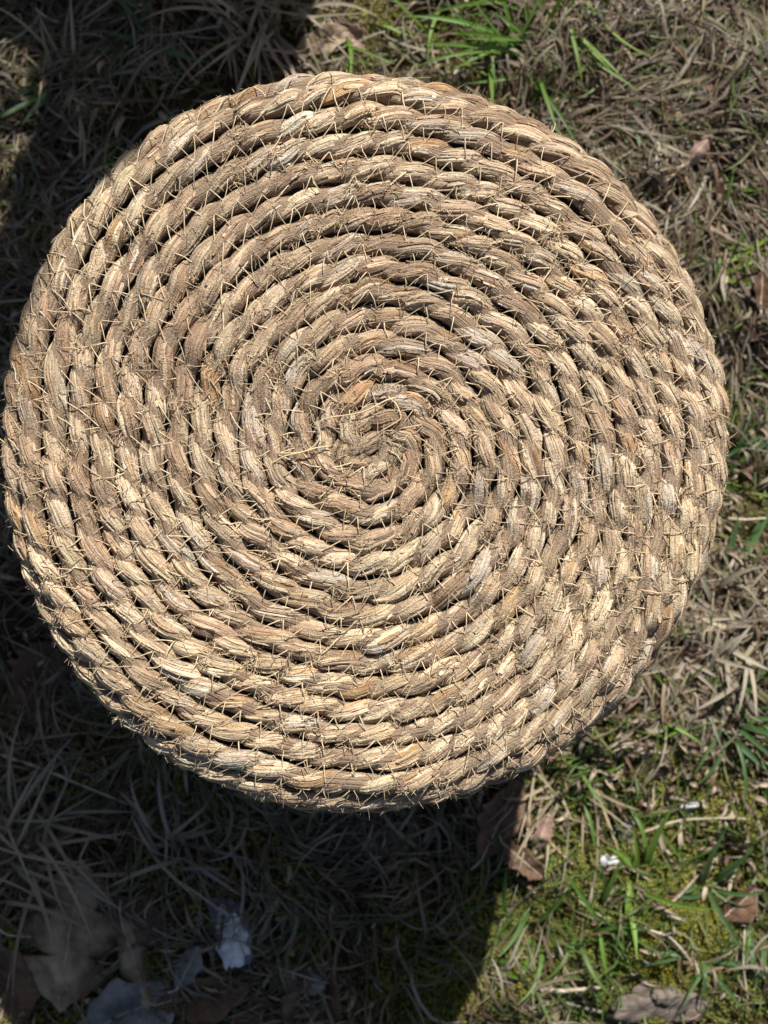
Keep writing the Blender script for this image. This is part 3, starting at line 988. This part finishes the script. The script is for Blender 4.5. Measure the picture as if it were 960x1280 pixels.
tuft(85, 100, 'small pale tussock catching the sun at upper left', 26, 0.05, 0.010, 0.0011, (0.36, 0.31, 0.20), dry=True, name='dry_grass_tussock', cat='dry grass', group='dry grass tussocks')


# ------------------------------------------------------------------ dead leaves and other things on the ground
def leaf(u, v, label, L, Wd, heading, mat, lobes=0, curl=0.5, lift=0.008, fold=0.0, holes=False, name='dead_leaf', tear=0.3):
    x, y = ground_at(u, v)
    z = float(gz(x, y))
    t = empty(name, (x, y, z + lift), heading)
    nt_, ns = 36, 13
    q = np.linspace(0, 1, nt_); s = np.linspace(-1, 1, ns)
    env = np.sin(np.clip(q * 0.96 + 0.04, 0, 1) * math.pi) ** 0.6 * (0.55 + 0.45 * np.sin(q * math.pi * 0.75))
    if lobes:
        env = env * (0.24 + 0.76 * np.abs(np.sin(q * math.pi * lobes + 0.4)) ** 0.75)
    jag = 1 + tear * (vnoise(q * 14 + u, q * 0 + 3.3) - 0.5) * 2
    jag2 = 1 + tear * (vnoise(q * 14 + v, q * 0 + 7.7) - 0.5) * 2
    wv = np.where(s[None, :] < 0, (env * jag)[:, None], (env * jag2)[:, None]) * Wd * 0.5
    px = (q[:, None] - 0.5) * L + np.abs(s)[None, :] * 0.10 * L * (1 if lobes else 0.3)
    py = s[None, :] * wv
    pz = curl * (np.abs(s)[None, :] ** 1.6) * wv * 0.9 + fold * np.sin(q * math.pi)[:, None] * L * 0.25
    pz = pz + 0.009 * (fbm(px * 55 + u, py * 55 + v, 3) - 0.5) * 2 + 0.003 * (fbm(px * 150 + v, py * 150 + u, 3) - 0.5)
    V = np.stack([px * np.ones_like(py), py, pz], -1)
    sv = np.stack([q[:, None] * np.ones((1, ns)), s[None, :] * np.ones((nt_, 1)), np.zeros((nt_, ns))], -1)
    a = Acc()
    a.add(V, Q=grid_quads(nt_, ns), sv=sv.reshape(-1, 3))
    b = a.obj('leaf_blade', mat, t)
    md = b.modifiers.new('thickness', 'SOLIDIFY'); md.thickness = 0.0004; md.offset = -1
    # midrib and stalk
    mid = V[:, ns // 2, :] + np.array([0, 0, 0.0004])
    stalk = np.array([[mid[0, 0] - L * 0.16, 0.004, -0.003], [mid[0, 0] - L * 0.08, 0.002, 0.0]])
    C = np.concatenate([stalk, mid])
    a = Acc()
    tubes(a, C[None], np.linspace(0.0009, 0.0002, len(C))[None], 5, (0.3, 0.22, 0.15))
    a.obj('stalk', MAT_TWIG, t)
    return tag(t, label, 'leaf', 'dead leaves on the ground')


leaf(98, 1150, 'large tan oak leaf with lobes pointing down, in the shadow at lower left', 0.108, 0.100, R_(-98), MAT_LEAF_TAN, 3, -0.7, 0.022, 0.12, name='oak_leaf', tear=0.45)
leaf(165, 1140, 'rust brown leaf lobe behind the large oak leaf, on its right', 0.065, 0.034, R_(-35), MAT_LEAF_BROWN, 0, 0.5, 0.008)
leaf(172, 1195, 'narrow curled tan leaf hanging right of the large oak leaf', 0.070, 0.028, R_(-72), MAT_LEAF_TAN, 0, -0.9, 0.012, 0.15)
leaf(8, 1245, 'brown leaf cut off by the lower left corner', 0.075, 0.05, R_(80), MAT_LEAF_BROWN, 0, 0.4, 0.006)
leaf(42, 1250, 'small grey curled leaf at the bottom, right of the corner leaf', 0.035, 0.016, R_(75), MAT_LEAF_GREY, 0, 0.9, 0.006)
leaf(160, 1262, 'grey weathered leaf at the bottom edge under the oak leaf', 0.085, 0.055, R_(25), MAT_LEAF_GREY, 0, 0.35, 0.008, 0.08, tear=0.3)
leaf(240, 1200, 'small pale grey leaf fragment left of the white scrap', 0.036, 0.019, R_(62), MAT_LEAF_GREY, 0, 0.2, 0.010, tear=0.3)
leaf(255, 1238, 'brown grey leaf lying below the white scrap', 0.07, 0.034, R_(10), MAT_LEAF_BROWN, 0, 0.5, 0.006, tear=0.2)
leaf(372, 1222, 'grey triangular leaf fragment right of the white scrap', 0.042, 0.022, R_(-15), MAT_LEAF_GREY, 0, 0.2, 0.006, tear=0.3)
leaf(388, 1262, 'brown leaf at the bottom edge, third leaf right of the oak leaf', 0.065, 0.045, R_(70), MAT_LEAF_BROWN, 0, 0.5, 0.008)
leaf(318, 1262, 'dark curled leaf at the bottom edge under the white scrap', 0.05, 0.03, R_(-20), MAT_LEAF_BROWN, 0, 0.9, 0.006)
leaf(40, 860, 'reddish brown leaf in deep shadow left of the stool', 0.075, 0.055, R_(60), MAT_LEAF_BROWN, 0, 0.3, 0.006)
leaf(625, 1025, 'dark brown leaf in shadow just below the lower rim', 0.065, 0.036, R_(65), MAT_LEAF_BROWN, 0, 0.5, 0.008)
leaf(652, 1072, 'half sunlit rusty leaf at the edge of the stool shadow', 0.040, 0.020, R_(-40), MAT_LEAF_BROWN, 0, 0.8, 0.010, tear=0.3)
leaf(676, 1042, 'small pinkish leaf standing in the sun under the rim', 0.034, 0.014, R_(70), MAT_LEAF_PINK, 0, 0.9, 0.010, 0.1)
leaf(925, 1135, 'folded brown triangular leaf near the lower right edge', 0.036, 0.022, R_(40), MAT_LEAF_BROWN, 0, 1.0, 0.012, 0.05, tear=0.2)
leaf(866, 198, 'pinkish curled leaf in the thatch at upper right', 0.030, 0.013, R_(50), MAT_LEAF_PINK, 0, -1.2, 0.022, 0.10)
leaf(944, 372, 'upright brown leaf at the right edge below the lime blades', 0.032, 0.015, R_(85), MAT_LEAF_BROWN, 0, 0.9, 0.014, 0.1)
leaf(865, 830, 'rust coloured leaf fragment in sunlit grass right of the stool', 0.038, 0.014, R_(50), MAT_LEAF_PINK, 0, 0.9, 0.012)
leaf(400, 50, 'pale leaf scrap at the shade edge above the stool', 0.045, 0.024, R_(20), MAT_LEAF_TAN, 0, 0.6, 0.008, tear=0.3)
leaf(440, 40, 'small curled tan leaf on the moss above the stool', 0.035, 0.016, R_(-30), MAT_LEAF_PINK, 0, 0.8, 0.008, tear=0.2)


def stalk(pix, rad, label, mat=MAT_TWIG, name='dry_stalk', cat='stalk', lift=0.012, group='dry stalks lying on the lawn', knots=0):
    P = []
    for a, b in pix:
        x, y = ground_at(a, b)
        P.append((x, y, float(gz(x, y)) + lift))
    P = np.array(P); o = P[0].copy()
    q = np.linspace(0, len(P) - 1, 24)
    Q = np.stack([np.interp(q, np.arange(len(P)), P[:, i]) for i in range(3)], 1)
    for _ in range(4):
        Q[1:-1] = 0.25 * Q[:-2] + 0.5 * Q[1:-1] + 0.25 * Q[2:]
    a = Acc()
    r = rad * np.linspace(1, 0.6, 24) * (1 + 0.15 * np.sin(np.arange(24) * 2.4))
    r[0] = r[-1] = rad * 0.05
    tubes(a, (Q - o)[None], r[None], 7, (0.4, 0.33, 0.24))
    ob = a.obj(name, mat)
    ob.location = o
    return tag(ob, label, cat, group)


stalk([(0, 942), (55, 955), (110, 978), (165, 1008)], 0.0013, 'long straight dry stalk in the shadow at lower left')
stalk([(38, 4), (60, 22), (100, 31), (140, 26), (190, 10)], 0.0010, 'thin bowed dry stalk in the top left corner')
stalk([(0, 1148), (18, 1160), (48, 1164)], 0.0009, 'short dry stem left of the large oak leaf')
stalk([(672, 1230), (700, 1234), (725, 1233), (748, 1228)], 0.0021, 'pale grey twig on the moss near the shadow edge', name='twig', cat='twig', group=None)
stalk([(800, 1040), (850, 1026), (895, 1021), (935, 1020)], 0.0012, 'long pale straw stalk lying in the sun at right')
stalk([(830, 1126), (850, 1112), (872, 1092)], 0.0013, 'short straight pale stalk left of the sprawling grass star')
stalk([(795, 1152), (830, 1160), (850, 1182), (862, 1200)], 0.0013, 'bent pale stalk crossing the yellow moss')
stalk([(826, 1132), (840, 1139), (852, 1143)], 0.0021, 'stubby white stem lying below the pale stalk', group=None, name='stem', cat='stem')
stalk([(812, 235), (811, 212), (818, 192), (806, 178)], 0.0012, 'curved dry stalk beside the pinkish leaf')
stalk([(815, 245), (836, 228), (850, 212)], 0.0012, 'short pale stalk under the pinkish leaf')
stalk([(908, 648), (930, 650), (955, 648)], 0.0014, 'flat pale straw by the right edge')
stalk([(930, 1160), (925, 1200), (931, 1245)], 0.0008, 'thin upright brown stem at the lower right')


def chip(u, v, label, sx, sy, sz, rz, mat, name, cat, seed, layers=3):
    """a ragged thing of a few flakes lying on one another"""
    x, y = ground_at(u, v)
    z = float(gz(x, y))
    t = empty(name, (x, y, z + 0.003), rz)
    r = np.random.default_rng(seed)
    for k in range(layers):
        na, nr = 30, 7
        an = np.linspace(0, 2 * math.pi, na, endpoint=False)
        rad = 0.62 + 0.55 * vnoise(np.cos(an) * 2.2 + seed + k * 3, np.sin(an) * 2.2 + 9) + 0.16 * (r.random(na) - 0.5)
        f = 1 - 0.22 * k
        ring = np.linspace(0.02, 1, nr)
        px = ring[:, None] * rad[None] * np.cos(an)[None] * sx * f + r.normal(0, 0.15) * sx * k
        py = ring[:, None] * rad[None] * np.sin(an)[None] * sy * f + r.normal(0, 0.15) * sy * k
        pz = sz * (k + 0.6) / layers + sz * 0.9 * (fbm(px * 70 + seed, py * 70 + k * 7, 3) - 0.5) - 0.3 * sz * ring[:, None] ** 3
        V = np.concatenate([np.stack([px, py, pz], -1), np.stack([px, py, pz - sz * 0.35], -1)[::-1]])
        a = Acc()
        a.add(V, Q=grid_quads(2 * nr, na, True))
        a.obj('flake', mat if not isinstance(mat, (list, tuple)) else mat[k], t, smooth=False)
    return tag(t, label, cat)


chip(830, 1248, 'ragged grey brown bark chip at the lower right', 0.040, 0.020, 0.012, R_(12), MAT_BARK, 'bark_chip', 'bark', 5, 4)
chip(290, 1158, 'crumpled white scrap on a blue grey flake in the stool shadow', 0.018, 0.028, 0.012, R_(200), (MAT_SLATE, MAT_WHITE, MAT_WHITE), 'white_scrap', 'scrap', 11, 3)
chip(762, 1078, 'small fluffy white scrap in the sunlit grass below the stool', 0.009, 0.007, 0.007, R_(10), MAT_WHITE, 'white_scrap', 'scrap', 17, 3)
chip(783, 1040, 'dusty grey scrap above the fluffy white one', 0.010, 0.009, 0.006, R_(50), MAT_LEAF_GREY, 'grey_scrap', 'scrap', 23, 2)
chip(865, 1010, 'white shell like flake in sunlit grass at right', 0.008, 0.0035, 0.005, R_(25), MAT_WHITE, 'white_flake', 'flake', 29, 2)

# ------------------------------------------------------------------ unseen low fence, added beyond the picture to shade the upper left lawn
SD = np.array([-math.sin(SUN_AZ), -math.cos(SUN_AZ)])            # the way shadows run
PERP = np.array([math.cos(SUN_AZ), -math.sin(SUN_AZ)])           # to the right of it in the picture
POST_R = 0.088
POST_Q, POST_P = -0.70, float(PERP @ np.array(ground_at(383, 45))) - POST_R
pc = SD * POST_Q + PERP * POST_P
POST_H = (0.215 - POST_Q) * math.tan(SUN_EL)
RAIL_Z = 0.430
FENCE_L = 1.1
fence = empty('added_shade_fence', (pc[0], pc[1], 0.0), -SUN_AZ)      # local +X points along PERP
na = 40
an = np.linspace(0, 2 * math.pi, na, endpoint=False)
for px_, py_, PR_, PH_ in ((0.0, 0.0, POST_R, POST_H), (-FENCE_L, 0.0, POST_R, POST_H), (-0.262 - POST_P, 0.15, 0.062, (0.40 - POST_Q + 0.15) * math.tan(SUN_EL))):  # the taller slim post is added to shade the strip left of the stool
    a = Acc()
    ring = np.linspace(0.84, 0.01, 7)
    zs = np.concatenate([[-0.06], np.linspace(0.0, PH_ - 0.012, 24), [PH_], PH_ + 0.004 * (1 - ring)])
    rr = PR_ * np.concatenate([np.ones(25), [0.86], ring])
    rad = rr[:, None] * (1 + 0.05 * (fbm(np.cos(an)[None] * 3 + 5, np.sin(an)[None] * 3 + zs[:, None] * 1.5, 3) - 0.5) * 2)
    V = np.stack([px_ + rad * np.cos(an), py_ + rad * np.sin(an), np.repeat(zs[:, None], na, 1)], -1)
    a.add(V, Q=grid_quads(len(zs), na, True))
    a.obj('post', MAT_POST, fence)
a = Acc()
xs = np.linspace(-FENCE_L + 0.02, -0.02, 30)
rad = np.repeat((0.045 * (1 + 0.06 * np.sin(xs * 9)))[:, None], na, 1)
V = np.stack([np.repeat(xs[:, None], na, 1), rad * np.cos(an), RAIL_Z + rad * np.sin(an)], -1)
a.add(V, Q=grid_quads(len(xs), na, True))
a.obj('shade_rail', MAT_POST, fence)  # added so that its shadow covers the top left corner
# unseen half bare shrub, added beside the post to dapple its shade
shrub = empty('added_shade_shrub', tuple(SD * -0.66 + PERP * -0.50) + (0.0,), -SUN_AZ)
for i in range(9):
    a = Acc()
    h = rng.uniform(0.55, 0.95); lean = rng.normal(0, 0.10, 2)
    q = np.linspace(0, 1, 8)[:, None]
    C = np.concatenate([lean[None] * q * 1.2 + rng.normal(0, 0.03, 2)[None] + 0.008 * rng.normal(size=(8, 2)), q * h - 0.02], 1)
    tubes(a, C[None], np.linspace(0.006, 0.0015, 8)[None], 6, (0.3, 0.25, 0.2))
    m = 34
    idx = rng.integers(2, 8, m)
    fibres(a, C[idx], unit(rng.normal(size=(m, 3)) + np.array([0, 0, 0.5])), rng.uniform(0.04, 0.14, m), rng.uniform(0.0008, 0.002, m), np.tile([0.3, 0.25, 0.2], (m, 1)))
    a.obj('stem', MAT_BARK, shrub, kind='stuff')
m = 520
a = Acc()
c = np.stack([rng.normal(0, 0.10, m), rng.normal(0, 0.09, m), rng.uniform(0.15, 0.92, m)], 1)
e1 = unit(rng.normal(size=(m, 3))); e2 = unit(np.cross(e1, rng.normal(size=(m, 3))))
sz = rng.uniform(0.012, 0.026, m)[:, None]
V = np.stack([c - e1 * sz, c + e2 * sz * 0.45, c + e1 * sz, c - e2 * sz * 0.45], 1)
a.add(V, Q=np.arange(m * 4).reshape(-1, 4), tint=(0.20, 0.14, 0.08))
a.obj('leaves', MAT_DRY, shrub, kind='stuff', smooth=False)
tag(shrub, 'half bare shrub with dry leaves, added out of view beyond the upper left to dapple the shade', 'shrub')
tag(fence, 'low weathered wooden fence of round posts, added out of view beyond the upper left to shade the lawn', 'fence')
print('tris', sum(len(o.data.loops) - 2 * len(o.data.polygons) for o in SC.objects if o.type == 'MESH'))
print('single strands', single, 'lumps', len(LS), 'turns', n_turn, 'visible', VISIBLE_TURNS)
